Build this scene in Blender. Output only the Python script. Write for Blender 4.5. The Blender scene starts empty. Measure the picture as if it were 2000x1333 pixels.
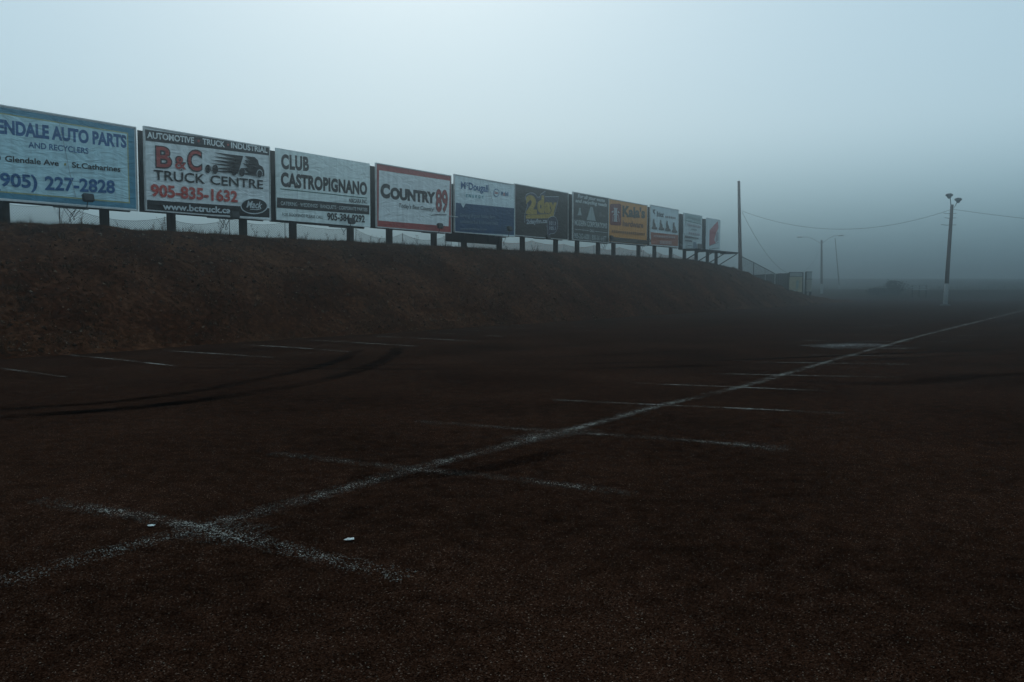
import bpy, bmesh, math, random
from mathutils import Vector, Matrix, noise as mnoise
R = math.radians
random.seed(7)
scene = bpy.context.scene
C = scene.collection

# ------------------------------------------------------------------ camera
FOC, CX, CY, CAMZ = 1700.0, 1000.0, 666.5, 1.7        # focal length and centre in photo pixels, eye height in m
PITCH = math.atan(106.5 / FOC)
cam_d = bpy.data.cameras.new('camera'); cam = bpy.data.objects.new('camera', cam_d); C.objects.link(cam)
cam_d.sensor_width = 36.0; cam_d.lens = FOC / 2000 * 36.0
cam_d.clip_start = 0.05; cam_d.clip_end = 6000
cam.location = (0, 0, CAMZ); cam.rotation_euler = (R(90) - PITCH, 0, 0)
scene.camera = cam

# ------------------------------------------------------------------ sky, sun, exposure
SUN_EL, SUN_AZ = R(38), R(-6)                          # azimuth from +Y, positive to the right
world = bpy.data.worlds.new('World'); scene.world = world; world.use_nodes = True
wn, wl = world.node_tree.nodes, world.node_tree.links
wn.clear()
w_out = wn.new('ShaderNodeOutputWorld'); w_bg = wn.new('ShaderNodeBackground')
sky = wn.new('ShaderNodeTexSky'); sky.sky_type = 'NISHITA'; sky.sun_disc = False
sky.sun_elevation = SUN_EL; sky.sun_rotation = SUN_AZ
sky.air_density = 1.0; sky.dust_density = 3.0; sky.ozone_density = 2.0
deck = wn.new('ShaderNodeMix'); deck.data_type = 'RGBA'; deck.inputs[0].default_value = 0.82   # the cloud deck hides most of the blue
deck.inputs[7].default_value = (3.45, 5.05, 5.8, 1)
wl.new(sky.outputs[0], deck.inputs[6])
tc = wn.new('ShaderNodeTexCoord'); sep = wn.new('ShaderNodeSeparateXYZ'); wl.new(tc.outputs['Generated'], sep.inputs[0])
def wmath(op, a, b_):
    m_ = wn.new('ShaderNodeMath'); m_.operation = op
    for k, v_ in enumerate((a, b_)):
        if isinstance(v_, (int, float)): m_.inputs[k].default_value = v_
        elif v_ is not None: wl.new(v_, m_.inputs[k])
    return m_.outputs[0]
up = wmath('MAXIMUM', sep.outputs[2], 0.0)              # overcast sky: dim at the horizon, brighter overhead
mr_ = wn.new('ShaderNodeMapRange'); mr_.interpolation_type = 'SMOOTHSTEP'; wl.new(up, mr_.inputs[0])
mr_.inputs[1].default_value = -0.02; mr_.inputs[2].default_value = 0.185; mr_.inputs[3].default_value = 0.24; mr_.inputs[4].default_value = 1.0
fac = mr_.outputs[0]
mul = wn.new('ShaderNodeMix'); mul.data_type = 'RGBA'; mul.blend_type = 'MULTIPLY'; mul.inputs[0].default_value = 1
low = wn.new('ShaderNodeMix'); low.data_type = 'RGBA'; wl.new(fac, low.inputs[0])   # low air is bluer than the deck overhead
low.inputs[6].default_value = (0.72, 1.08, 1.24, 1); low.inputs[7].default_value = (1, 1, 1, 1)
tinted = wn.new('ShaderNodeMix'); tinted.data_type = 'RGBA'; tinted.blend_type = 'MULTIPLY'; tinted.inputs[0].default_value = 1
wl.new(deck.outputs[2], tinted.inputs[6]); wl.new(low.outputs[2], tinted.inputs[7])
wl.new(tinted.outputs[2], mul.inputs[6]); wl.new(fac, mul.inputs[7])
wl.new(mul.outputs[2], w_bg.inputs[0]); w_bg.inputs[1].default_value = 0.128
wl.new(w_bg.outputs[0], w_out.inputs[0])

sun_d = bpy.data.lights.new('sun', 'SUN'); sun_d.energy = 0.5; sun_d.angle = R(25); sun_d.color = (1.0, 0.97, 0.92)
sun = bpy.data.objects.new('sun', sun_d); C.objects.link(sun)
sdir = Vector((math.sin(SUN_AZ) * math.cos(SUN_EL), math.cos(SUN_AZ) * math.cos(SUN_EL), math.sin(SUN_EL)))
sun.rotation_euler = (-sdir).to_track_quat('-Z', 'Y').to_euler(); sun.location = (0, 0, 60)
HAZE_DENSITY, HAZE_COLOR, HAZE_ANISO, HAZE_TOP = 0.0056, (0.56, 0.63, 0.66, 1), 0.94, 14.5
scene.view_settings.view_transform = 'Standard'; scene.view_settings.look = 'None'
scene.view_settings.exposure = 0.0; scene.view_settings.gamma = 1.0; scene.view_settings.use_curve_mapping = False
scene.cycles.max_bounces = 8; scene.cycles.volume_bounces = 3; scene.cycles.transparent_max_bounces = 24
scene.cycles.use_denoising = True

# ------------------------------------------------------------------ geometry of the place
AL = math.atan(0.67)
D = Vector((math.sin(AL), math.cos(AL), 0))             # along the billboard row, away from the camera
N = Vector((-math.cos(AL), math.sin(AL), 0))            # up the bank, towards the track
ROT = math.atan2(D.y, D.x)
FACE_N = 28.0
def ray(px, py):
    a, b = (px - CX) / FOC, -(py - CY) / FOC
    f = Vector((0, math.cos(PITCH), -math.sin(PITCH))); u = Vector((0, math.sin(PITCH), math.cos(PITCH)))
    return Vector((a, 0, 0)) + f + u * b
def gnd(px, py, z=0.0):
    d = ray(px, py); t = (z - CAMZ) / d.z
    return Vector((d.x * t, d.y * t, z))
def on_n(px, py, n0=FACE_N):                            # (s, z) where the sight line meets the plane n = n0
    d = ray(px, py); t = n0 / d.dot(N)
    return d.dot(D) * t, CAMZ + d.z * t
def at_y(px, py, y):
    d = ray(px, py); t = y / d.y
    return Vector((d.x * t, y, CAMZ + d.z * t))
def sn(s, n, z=0.0):
    p = D * s + N * n; return Vector((p.x, p.y, z))
def smooth(a, b, x):
    t = min(1, max(0, (x - a) / (b - a))); return t * t * (3 - 2 * t)

# ------------------------------------------------------------------ materials
def new_mat(name):
    m = bpy.data.materials.new(name); m.use_nodes = True
    nt = m.node_tree; return m, nt.nodes, nt.links, nt.nodes['Principled BSDF']
def plain(name, col, rough=0.7, var=0.25, scale=6.0, bump=0.0, bscale=40.0, metal=0.0, spec=0.3, stretch=(1, 1, 1)):
    m, n, l, b = new_mat(name)
    b.inputs['Roughness'].default_value = rough; b.inputs['Metallic'].default_value = metal
    b.inputs['Specular IOR Level'].default_value = spec
    t = n.new('ShaderNodeTexCoord'); mp = n.new('ShaderNodeMapping'); mp.inputs['Scale'].default_value = stretch
    l.new(t.outputs['Object'], mp.inputs[0])
    nz = n.new('ShaderNodeTexNoise'); nz.inputs['Scale'].default_value = scale; nz.inputs['Detail'].default_value = 6
    l.new(mp.outputs[0], nz.inputs['Vector'])
    r = n.new('ShaderNodeValToRGB'); e = r.color_ramp.elements
    e[0].position, e[1].position = 0.3, 0.7
    e[0].color = tuple(c * (1 - var) for c in col) + (1,); e[1].color = tuple(min(1, c * (1 + var)) for c in col) + (1,)
    l.new(nz.outputs[0], r.inputs[0]); l.new(r.outputs[0], b.inputs['Base Color'])
    if bump:
        n2 = n.new('ShaderNodeTexNoise'); n2.inputs['Scale'].default_value = bscale; n2.inputs['Detail'].default_value = 4
        l.new(mp.outputs[0], n2.inputs['Vector'])
        bp = n.new('ShaderNodeBump'); bp.inputs['Strength'].default_value = bump; bp.inputs['Distance'].default_value = 0.02
        l.new(n2.outputs[0], bp.inputs['Height']); l.new(bp.outputs[0], b.inputs['Normal'])
    return m
VIN = {}
def vinyl(col):                                         # printed vinyl sheet: slight wrinkles, rain streaks, dust
    key = tuple(round(c, 3) for c in col)
    if key in VIN: return VIN[key]
    m, n, l, b = new_mat('vinyl')
    b.inputs['Roughness'].default_value = 0.55; b.inputs['Specular IOR Level'].default_value = 0.25
    t = n.new('ShaderNodeTexCoord')
    mp = n.new('ShaderNodeMapping'); mp.inputs['Scale'].default_value = (3.0, 1, 0.35); l.new(t.outputs['Object'], mp.inputs[0])
    st = n.new('ShaderNodeTexNoise'); st.inputs['Scale'].default_value = 1.6; st.inputs['Detail'].default_value = 8; l.new(mp.outputs[0], st.inputs['Vector'])
    r = n.new('ShaderNodeValToRGB'); e = r.color_ramp.elements; e[0].position, e[1].position = 0.28, 0.62
    e[0].color = tuple(c * 0.78 for c in col) + (1,); e[1].color = tuple(col) + (1,)
    l.new(st.outputs[0], r.inputs[0]); l.new(r.outputs[0], b.inputs['Base Color'])
    wr = n.new('ShaderNodeMapping'); wr.inputs['Scale'].default_value = (0.9, 1, 2.6); wr.inputs['Rotation'].default_value = (0, 0.5, 0)
    l.new(t.outputs['Object'], wr.inputs[0])
    w = n.new('ShaderNodeTexNoise'); w.inputs['Scale'].default_value = 1.4; w.inputs['Detail'].default_value = 3; w.inputs['Distortion'].default_value = 1.5
    l.new(wr.outputs[0], w.inputs['Vector'])
    bp = n.new('ShaderNodeBump'); bp.inputs['Strength'].default_value = 0.7; bp.inputs['Distance'].default_value = 0.09
    l.new(w.outputs[0], bp.inputs['Height']); l.new(bp.outputs[0], b.inputs['Normal'])
    VIN[key] = m; return m
wood = plain('creosoted_wood', (0.014, 0.009, 0.006), 0.9, 0.4, 8, 0.6, 60, stretch=(6, 6, 0.6), spec=0.15)
board_back = plain('weathered_plywood', (0.020, 0.014, 0.010), 0.9, 0.35, 3, 0.4, 30, spec=0.15)
alu = plain('aluminium_trim', (0.55, 0.56, 0.55), 0.5, 0.2, 5, metal=0.3)
dark_metal = plain('dark_metal', (0.03, 0.03, 0.03), 0.6, 0.3, 10)
lens = plain('lamp_glass', (0.35, 0.36, 0.36), 0.15, 0.1, 5)
galv = plain('galvanised_steel', (0.32, 0.33, 0.33), 0.5, 0.2, 8, metal=0.4)
wire_dark = plain('old_wire', (0.05, 0.045, 0.045), 0.7, 0.3, 5)
wire_orange = plain('faded_orange_plastic', (0.42, 0.16, 0.11), 0.8, 0.25, 2)
pole_wood = plain('pole_wood', (0.085, 0.045, 0.032), 0.9, 0.35, 6, 0.5, 50, stretch=(8, 8, 0.5), spec=0.15)
white_paint = plain('chipped_white_paint', (0.22, 0.23, 0.23), 0.7, 0.2, 9)
cable_mat = plain('black_cable', (0.02, 0.02, 0.02), 0.7, 0.2, 5)

def asphalt():
    m, n, l, b = new_mat('worn_asphalt')
    t = n.new('ShaderNodeTexCoord')
    vo = n.new('ShaderNodeTexVoronoi'); vo.inputs['Scale'].default_value = 150; l.new(t.outputs['Object'], vo.inputs['Vector'])
    sx = n.new('ShaderNodeSeparateColor'); l.new(vo.outputs['Color'], sx.inputs[0])
    r = n.new('ShaderNodeValToRGB'); r.color_ramp.interpolation = 'LINEAR'; e = r.color_ramp.elements
    e[0].position, e[0].color = 0.0, (0.0038, 0.0014, 0.0007, 1); e[1].position, e[1].color = 1.0, (0.12, 0.088, 0.070, 1)
    for p, c in ((0.45, (0.0165, 0.0068, 0.0038, 1)), (0.8, (0.029, 0.0130, 0.0078, 1)), (0.97, (0.042, 0.023, 0.0155, 1))):
        k = r.color_ramp.elements.new(p); k.color = c
    l.new(sx.outputs[0], r.inputs[0])
    big = n.new('ShaderNodeTexNoise'); big.inputs['Scale'].default_value = 0.35; big.inputs['Detail'].default_value = 5; l.new(t.outputs['Object'], big.inputs['Vector'])
    med = n.new('ShaderNodeTexNoise'); med.inputs['Scale'].default_value = 5.5; med.inputs['Detail'].default_value = 6; l.new(t.outputs['Object'], med.inputs['Vector'])
    a = n.new('ShaderNodeMath'); a.operation = 'ADD'; l.new(big.outputs[0], a.inputs[0]); l.new(med.outputs[0], a.inputs[1])
    mr = n.new('ShaderNodeMapRange'); mr.inputs[1].default_value = 0.7; mr.inputs[2].default_value = 1.3; mr.inputs[3].default_value = 0.5; mr.inputs[4].default_value = 1.6
    l.new(a.outputs[0], mr.inputs[0])
    mu = n.new('ShaderNodeMix'); mu.data_type = 'RGBA'; mu.blend_type = 'MULTIPLY'; mu.inputs[0].default_value = 1
    l.new(r.outputs[0], mu.inputs[6]); l.new(mr.outputs[0], mu.inputs[7]); l.new(mu.outputs[2], b.inputs['Base Color'])
    b.inputs['Roughness'].default_value = 0.95; b.inputs['Specular IOR Level'].default_value = 0.0
    h = n.new('ShaderNodeMath'); h.operation = 'MULTIPLY_ADD'; h.inputs[1].default_value = -0.6
    l.new(vo.outputs['Distance'], h.inputs[0]); l.new(sx.outputs[1], h.inputs[2])
    bp = n.new('ShaderNodeBump'); bp.inputs['Strength'].default_value = 0.7; bp.inputs['Distance'].default_value = 0.004
    l.new(h.outputs[0], bp.inputs['Height']); l.new(bp.outputs[0], b.inputs['Normal'])
    return m
def earth(name, dark, mid, light, scale=9):
    m, n, l, b = new_mat(name)
    t = n.new('ShaderNodeTexCoord')
    nz = n.new('ShaderNodeTexNoise'); nz.inputs['Scale'].default_value = scale; nz.inputs['Detail'].default_value = 10; nz.inputs['Roughness'].default_value = 0.7
    l.new(t.outputs['Object'], nz.inputs['Vector'])
    pt = n.new('ShaderNodeTexNoise'); pt.inputs['Scale'].default_value = 0.5; pt.inputs['Detail'].default_value = 4; l.new(t.outputs['Object'], pt.inputs['Vector'])
    ad = n.new('ShaderNodeMath'); ad.operation = 'MULTIPLY_ADD'; ad.inputs[1].default_value = 0.5; l.new(pt.outputs[0], ad.inputs[0]); l.new(nz.outputs[0], ad.inputs[2])
    r = n.new('ShaderNodeValToRGB'); e = r.color_ramp.elements
    e[0].position, e[0].color = 0.55, dark + (1,); e[1].position, e[1].color = 0.98, light + (1,)
    k = e.new(0.74); k.color = mid + (1,)
    l.new(ad.outputs[0], r.inputs[0]); l.new(r.outputs[0], b.inputs['Base Color'])
    b.inputs['Roughness'].default_value = 0.95; b.inputs['Specular IOR Level'].default_value = 0.0
    bp = n.new('ShaderNodeBump'); bp.inputs['Strength'].default_value = 0.9; bp.inputs['Distance'].default_value = 0.05
    l.new(nz.outputs[0], bp.inputs['Height']); l.new(bp.outputs[0], b.inputs['Normal'])
    return m
def toned(name, ramp, rough=0.9):                       # colour from the per-piece 'tone' attribute
    m, n, l, b = new_mat(name)
    at = n.new('ShaderNodeAttribute'); at.attribute_name = 'tone'
    r = n.new('ShaderNodeValToRGB'); e = r.color_ramp.elements
    e[0].position, e[0].color = ramp[0][0], ramp[0][1] + (1,); e[1].position, e[1].color = ramp[-1][0], ramp[-1][1] + (1,)
    for p, c in ramp[1:-1]: k = e.new(p); k.color = c + (1,)
    l.new(at.outputs['Fac'], r.inputs[0]); l.new(r.outputs[0], b.inputs['Base Color'])
    b.inputs['Roughness'].default_value = rough; b.inputs['Specular IOR Level'].default_value = 0.02
    return m
def ground_mark(name, col, cover, fine, rough=0.85, soft=0.55, blur=0.06, patch=1.2):
    """worn layer lying on the asphalt: only the stones that still carry it show; uv.y is -1..1 across, uv.x metres along"""
    m, n, l, b = new_mat(name)
    out = n['Material Output']
    b.inputs['Base Color'].default_value = col + (1,); b.inputs['Roughness'].default_value = rough; b.inputs['Specular IOR Level'].default_value = 0.0
    uv = n.new('ShaderNodeUVMap'); sp = n.new('ShaderNodeSeparateXYZ'); l.new(uv.outputs[0], sp.inputs[0])
    ab = n.new('ShaderNodeMath'); ab.operation = 'ABSOLUTE'; l.new(sp.outputs[1], ab.inputs[0])
    edge = n.new('ShaderNodeMapRange'); edge.interpolation_type = 'SMOOTHSTEP'
    edge.inputs[1].default_value = 1.0; edge.inputs[2].default_value = 1.0 - soft; edge.inputs[3].default_value = 0; edge.inputs[4].default_value = 1
    l.new(ab.outputs[0], edge.inputs[0])
    t = n.new('ShaderNodeTexCoord')
    pn = n.new('ShaderNodeTexNoise'); pn.inputs['Scale'].default_value = patch; pn.inputs['Detail'].default_value = 5; l.new(t.outputs['Object'], pn.inputs['Vector'])
    pr = n.new('ShaderNodeMapRange'); pr.inputs[1].default_value = 0.38; pr.inputs[2].default_value = 0.64; pr.inputs[3].default_value = 0.06; pr.inputs[4].default_value = 1
    l.new(pn.outputs[0], pr.inputs[0])
    pn2 = n.new('ShaderNodeTexNoise'); pn2.inputs['Scale'].default_value = patch * 6; pn2.inputs['Detail'].default_value = 3; l.new(t.outputs['Object'], pn2.inputs['Vector'])
    pr2 = n.new('ShaderNodeMapRange'); pr2.inputs[1].default_value = 0.36; pr2.inputs[2].default_value = 0.62; pr2.inputs[3].default_value = 0.35; pr2.inputs[4].default_value = 1.45
    l.new(pn2.outputs[0], pr2.inputs[0])
    prm = n.new('ShaderNodeMath'); prm.operation = 'MULTIPLY'; l.new(pr.outputs[0], prm.inputs[0]); l.new(pr2.outputs[0], prm.inputs[1])
    at = n.new('ShaderNodeAttribute'); at.attribute_name = 'wear'
    c1 = n.new('ShaderNodeMath'); c1.operation = 'MULTIPLY'; l.new(edge.outputs[0], c1.inputs[0]); l.new(prm.outputs[0], c1.inputs[1])
    c2 = n.new('ShaderNodeMath'); c2.operation = 'MULTIPLY'; l.new(c1.outputs[0], c2.inputs[0]); l.new(at.outputs['Fac'], c2.inputs[1])
    c3 = n.new('ShaderNodeMath'); c3.operation = 'MULTIPLY'; c3.inputs[1].default_value = cover; l.new(c2.outputs[0], c3.inputs[0])
    vo = n.new('ShaderNodeTexVoronoi'); vo.inputs['Scale'].default_value = fine; l.new(t.outputs['Object'], vo.inputs['Vector'])
    sx = n.new('ShaderNodeSeparateColor'); l.new(vo.outputs['Color'], sx.inputs[0])
    sub = n.new('ShaderNodeMath'); sub.operation = 'SUBTRACT'; l.new(c3.outputs[0], sub.inputs[0]); l.new(sx.outputs[0], sub.inputs[1])
    al = n.new('ShaderNodeMapRange'); al.inputs[1].default_value = -blur; al.inputs[2].default_value = blur; l.new(sub.outputs[0], al.inputs[0])
    tr = n.new('ShaderNodeBsdfTransparent'); mxs = n.new('ShaderNodeMixShader')
    l.new(al.outputs[0], mxs.inputs[0]); l.new(tr.outputs[0], mxs.inputs[1]); l.new(b.outputs[0], mxs.inputs[2]); l.new(mxs.outputs[0], out.inputs[0])
    return m
asphalt_m = asphalt()
bank_m = earth('bare_earth', (0.0100, 0.0030, 0.0011), (0.0370, 0.0122, 0.0048), (0.12, 0.056, 0.031), 5.8)
field_m = earth('rough_field', (0.008, 0.0036, 0.002), (0.016, 0.008, 0.0045), (0.028, 0.016, 0.010), 4)
paint_m = ground_mark('worn_white_paint', (0.27, 0.275, 0.255), 0.38, 130, soft=1.0, blur=0.10, patch=1.1)
tyre_m = ground_mark('tyre_rubber_and_mud', (0.0007, 0.0005, 0.0004), 1.3, 60, blur=0.7, soft=0.7, patch=0.3)

# ------------------------------------------------------------------ mesh helpers
def tag(o, label=None, cat=None, group=None, kind=None):
    if label: o['label'] = label
    if cat: o['category'] = cat
    if group: o['group'] = group
    if kind: o['kind'] = kind
    return o
def empty(name, loc=(0, 0, 0), rz=0.0):
    o = bpy.data.objects.new(name, None); C.objects.link(o); o.location = loc; o.rotation_euler = (0, 0, rz); o.empty_display_size = 0.2
    return o
class MB:
    def __init__(s): s.v, s.f = [], []
    def box(s, x0, x1, y0, y1, z0, z1):
        k = len(s.v)
        s.v += [(x, y, z) for z in (z0, z1) for y in (y0, y1) for x in (x0, x1)]
        s.f += [tuple(k + i for i in q) for q in ((0, 2, 3, 1), (4, 5, 7, 6), (0, 1, 5, 4), (2, 6, 7, 3), (0, 4, 6, 2), (1, 3, 7, 5))]
        return s
    def tube(s, pts, r0, r1=None, seg=8, cap=True):
        r1 = r0 if r1 is None else r1
        pts = [Vector(p) for p in pts]; k = len(s.v); m = len(pts)
        for i, p in enumerate(pts):
            d = (pts[min(i + 1, m - 1)] - pts[max(i - 1, 0)]).normalized()
            a = d.cross(Vector((0, 0, 1)) if abs(d.z) < 0.9 else Vector((1, 0, 0))).normalized(); b = d.cross(a)
            r = r0 + (r1 - r0) * i / (m - 1)
            for j in range(seg):
                t = 2 * math.pi * j / seg
                s.v.append(tuple(p + (a * math.cos(t) + b * math.sin(t)) * r))
        for i in range(m - 1):
            for j in range(seg):
                q = (j + 1) % seg
                s.f.append((k + i * seg + j, k + (i + 1) * seg + j, k + (i + 1) * seg + q, k + i * seg + q))
        if cap:
            s.f.append(tuple(k + j for j in range(seg))); s.f.append(tuple(k + (m - 1) * seg + j for j in reversed(range(seg))))
        return s
    def lathe(s, prof, c=(0, 0, 0), seg=12):            # profile of (radius, z)
        k = len(s.v)
        for r, z in prof:
            for j in range(seg):
                t = 2 * math.pi * j / seg; s.v.append((c[0] + r * math.cos(t), c[1] + r * math.sin(t), c[2] + z))
        for i in range(len(prof) - 1):
            for j in range(seg):
                q = (j + 1) % seg; s.f.append((k + i * seg + j, k + i * seg + q, k + (i + 1) * seg + q, k + (i + 1) * seg + j))
        s.f.append(tuple(k + j for j in reversed(range(seg)))); s.f.append(tuple(k + (len(prof) - 1) * seg + j for j in range(seg)))
        return s
    def quad(s, *p):
        k = len(s.v); s.v += [tuple(q) for q in p]; s.f.append(tuple(range(k, k + len(p)))); return s
    def build(s, name, mat, parent=None, smooth_=False):
        me = bpy.data.meshes.new(name); me.from_pydata(s.v, [], s.f); me.update()
        me.materials.append(mat)
        if smooth_: me.polygons.foreach_set('use_smooth', [True] * len(me.polygons))
        o = bpy.data.objects.new(name, me); C.objects.link(o)
        if parent: o.parent = parent
        return o
def fbm(x, y, sc, oct_=4, seed=0.0):
    return mnoise.fractal(Vector((x * sc + seed, y * sc - seed, seed)), 1.0, 2.0, oct_)

# ------------------------------------------------------------------ ground, lot, bank, far rise
def rise(x, y):
    return 1.1 * smooth(46, 74, x) * smooth(104, 140, y) + 4.6 * smooth(70, 150, x) * min(1, max(0, (y - 140) / 300)) - 0.03
xs = [-3000, -1500, -800, -400, -200, -100] + [-60 + 5 * i for i in range(61)] + [300, 400, 600, 900, 1500, 3000]
ys = [-3000, -1500, -600, -200, -60, 0, 40, 80] + [96 + 4 * i for i in range(54)] + [330, 360, 400, 440, 450, 700, 1200, 3000]
gm = MB()
for y in ys:
    for x in xs:
        z = rise(x, y)
        if y > 104 and x > 40: z += 0.12 * fbm(x, y, 0.15)
        gm.v.append((x, y, min(z, 6.5)))
w_ = len(xs)
for j in range(len(ys) - 1):
    for i in range(w_ - 1): gm.f.append((j * w_ + i, j * w_ + i + 1, (j + 1) * w_ + i + 1, (j + 1) * w_ + i))
tag(gm.build('ground', field_m, smooth_=True), 'dark rough ground reaching to the foggy horizon', 'ground', kind='structure')

lot = MB(); nx, ny = 84, 60
for j in range(ny + 1):
    for i in range(nx + 1):
        x, y = -60 + 210 * i / nx, -15 + 119 * j / ny
        lot.v.append((x, y, 0.0))
for j in range(ny):
    for i in range(nx): lot.f.append((j * (nx + 1) + i, j * (nx + 1) + i + 1, (j + 1) * (nx + 1) + i + 1, (j + 1) * (nx + 1) + i))
lot_o = tag(lot.build('parking_lot', asphalt_m), 'dark worn asphalt parking lot with faded white lines', 'parking lot', kind='structure')

crest_px = [(20, 436), (200, 441), (270, 449), (340, 452), (470, 461), (560, 466), (680, 471), (760, 477), (850, 482), (905, 484.5), (975, 488),
            (1020, 491), (1085, 494), (1168, 497.5), (1200, 499.5), (1247, 502.5), (1310, 505.5), (1337, 507), (1360, 510), (1382, 514),
            (1400, 518), (1420, 523), (1440, 532), (1480, 551), (1530, 571), (1580, 588)]
CREST = [on_n(*p) for p in crest_px]
def crest(s):
    if s <= CREST[0][0]: return CREST[0][1]
    if s >= CREST[-1][0]: return max(-0.3, CREST[-1][1] - 0.06 * (s - CREST[-1][0]))
    for a, b in zip(CREST, CREST[1:]):
        if a[0] <= s <= b[0]: return a[1] + (b[1] - a[1]) * (s - a[0]) / (b[0] - a[0])
def bank_z(s, n):
    foot = 21.6 + 0.5 * fbm(s, 3, 0.12) + 0.05 * max(0, s - 60) * 0.6
    c = crest(s)
    t = (n - foot) / (27.9 - foot)
    if t < 0: base = 0.25 * t - 0.02
    elif t < 1: base = c * (1 - (1 - t) ** 1.55) * (0.9 + 0.1 * t)
    elif n < 35: base = c - 0.03 * (n - 27.9)
    else: base = c - 0.2 - 0.45 * (n - 35)
    k = smooth(-0.1, 0.25, t)
    rough = 0.22 * fbm(s, n, 0.45, 4, 2.3) + 0.14 * fbm(s, n, 1.7, 4, 5.1) + 0.06 * fbm(s, n, 5.0, 2, 9.0)
    damp = 1 - 0.8 * smooth(0.75, 1.0, t)
    return base + rough * k * damp
bk = MB()
ss = [-34 + 0.18 * i for i in range(int(146 / 0.18))]
nn = [19.6 + 0.2 * i for i in range(50)] + [30 + 1.0 * i for i in range(18)]
for n_ in nn:
    for s_ in ss:
        p = sn(s_, n_); bk.v.append((p.x, p.y, bank_z(s_, n_)))
w_ = len(ss)
for j in range(len(nn) - 1):
    for i in range(w_ - 1): bk.f.append((j * w_ + i, j * w_ + i + 1, (j + 1) * w_ + i + 1, (j + 1) * w_ + i))
tag(bk.build('earth_bank', bank_m, smooth_=True), 'long bare brown earth bank rising beside the lot', 'bank', kind='structure')

# ------------------------------------------------------------------ marks on the lot
def ribbon(name, pts, width, mat, z, wear=1.0, fade=0.6, jitter=0.015, wob=3):
    P = [Vector((p[0], p[1], 0)) for p in pts]
    fine = []
    for a, b in zip(P, P[1:]):
        k = max(2, int((b - a).length / 0.25))
        fine += [a.lerp(b, i / k) for i in range(k)]
    fine.append(P[-1])
    for _ in range(6):
        fine = [fine[0]] + [(fine[i - 1] + fine[i] * 2 + fine[i + 1]) / 4 for i in range(1, len(fine) - 1)] + [fine[-1]]
    L = [0.0]
    for a, b in zip(fine, fine[1:]): L.append(L[-1] + (b - a).length)
    me = bpy.data.meshes.new(name); v, f, uv, wr = [], [], [], []
    for i, p in enumerate(fine):
        d = (fine[min(i + 1, len(fine) - 1)] - fine[max(i - 1, 0)]).normalized(); q = Vector((-d.y, d.x, 0))
        wid = width * (1 + 0.25 * fbm(L[i], wob, 0.8)); off = jitter * fbm(L[i], wob + 5, 1.2)
        e = min(1, min(L[i], L[-1] - L[i]) / max(1e-6, fade))
        for sgn in (-1, 1):
            v.append(tuple(p + q * (sgn * wid / 2 + off) + Vector((0, 0, z)))); uv.append((L[i], sgn)); wr.append((wear(L[i]) if callable(wear) else wear) * (0.15 + 0.85 * e))
    for i in range(len(fine) - 1): f.append((2 * i, 2 * i + 2, 2 * i + 3, 2 * i + 1))
    me.from_pydata(v, [], f); me.update(); me.materials.append(mat)
    lay = me.uv_layers.new(name='UVMap')
    for lp in me.loops: lay.data[lp.index].uv = uv[lp.vertex_index]
    a = me.attributes.new('wear', 'FLOAT', 'POINT'); a.data.foreach_set('value', wr)
    o = bpy.data.objects.new(name, me); C.objects.link(o); o.parent = lot_o
    return o
G = lambda *q: [gnd(*p) for p in q]
spine = G((-120, 1172), (0, 1140), (190, 1083), (390, 1030), (560, 990), (740, 933), (860, 905), (1000, 868), (1100, 845), (1280, 795), (1450, 756), (1620, 706), (1800, 656), (1990, 609), (2100, 584))
ribbon('spine_line', spine, 0.25, paint_m, 0.005, lambda L: 0.36 + 0.55 * smooth(3.5, 7.5, L) + 0.75 * smooth(12, 40, L), 1.0)
cross = [(((70, 978), (150, 990), (280, 1012), (390, 1030), (560, 1075), (730, 1115), (800, 1130)), 0.18, 0.62),
         (((530, 887), (640, 897), (760, 915), (950, 930), (1060, 942), (1240, 968)), 0.15, 0.5),
         (((810, 824), (1000, 838), (1140, 848), (1300, 858), (1440, 868), (1540, 882)), 0.16, 0.45),
         (((1080, 782), (1280, 792), (1450, 799), (1650, 809)), 0.13, 0.95),
         (((1230, 749), (1430, 757), (1620, 765)), 0.12, 0.8),
         (((1375, 730), (1530, 734), (1760, 738)), 0.12, 0.65),
         (((1480, 708), (1595, 710), (1790, 713)), 0.12, 0.75),
         (((1530, 693), (1645, 695), (1800, 697)), 0.11, 0.5),
         (((1590, 681), (1700, 681), (1840, 681)), 0.12, 0.9),
         (((1515, 664), (1600, 666), (1730, 668), (1895, 669)), 0.12, 0.8),
         (((1640, 655), (1780, 656), (1930, 656)), 0.12, 0.6)]
for k, (q, wd, wr) in enumerate(cross): ribbon('stall_line', G(*q), wd * 1.35, paint_m, 0.009, wr * (1 if k < 2 else 1.35 if k < 4 else 1.9), 0.8, wob=q[0][0])
left = [((-80, 708), (0, 720), (128, 737)), ((135, 694), (240, 704), (345, 716)), ((330, 686), (430, 692), (535, 699)), ((470, 673), (580, 680), (685, 688)),
        ((590, 664), (700, 670), (815, 677)), ((725, 657), (830, 662), (930, 667)), ((830, 650), (905, 653.5), (985, 658))]
for q in left: ribbon('stall_line', G(*q), 0.16, paint_m, 0.007, 2.0, 0.35, wob=q[0][0])
s0, _ = (gnd(930, 667).dot(D), 0)
for k in range(2, 19):
    s_ = s0 + 2.62 * k
    ribbon('stall_line', [sn(s_ - 0.1, 21.2), sn(s_, 18.5), sn(s_, 15.9)], 0.11, paint_m, 0.007, random.uniform(1.1, 2.0), 0.4, wob=k * 3)
ribbon('stall_line', G((1690, 640), (1740, 636), (1800, 632)), 0.14, paint_m, 0.007, 0.7, 0.5)
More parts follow.
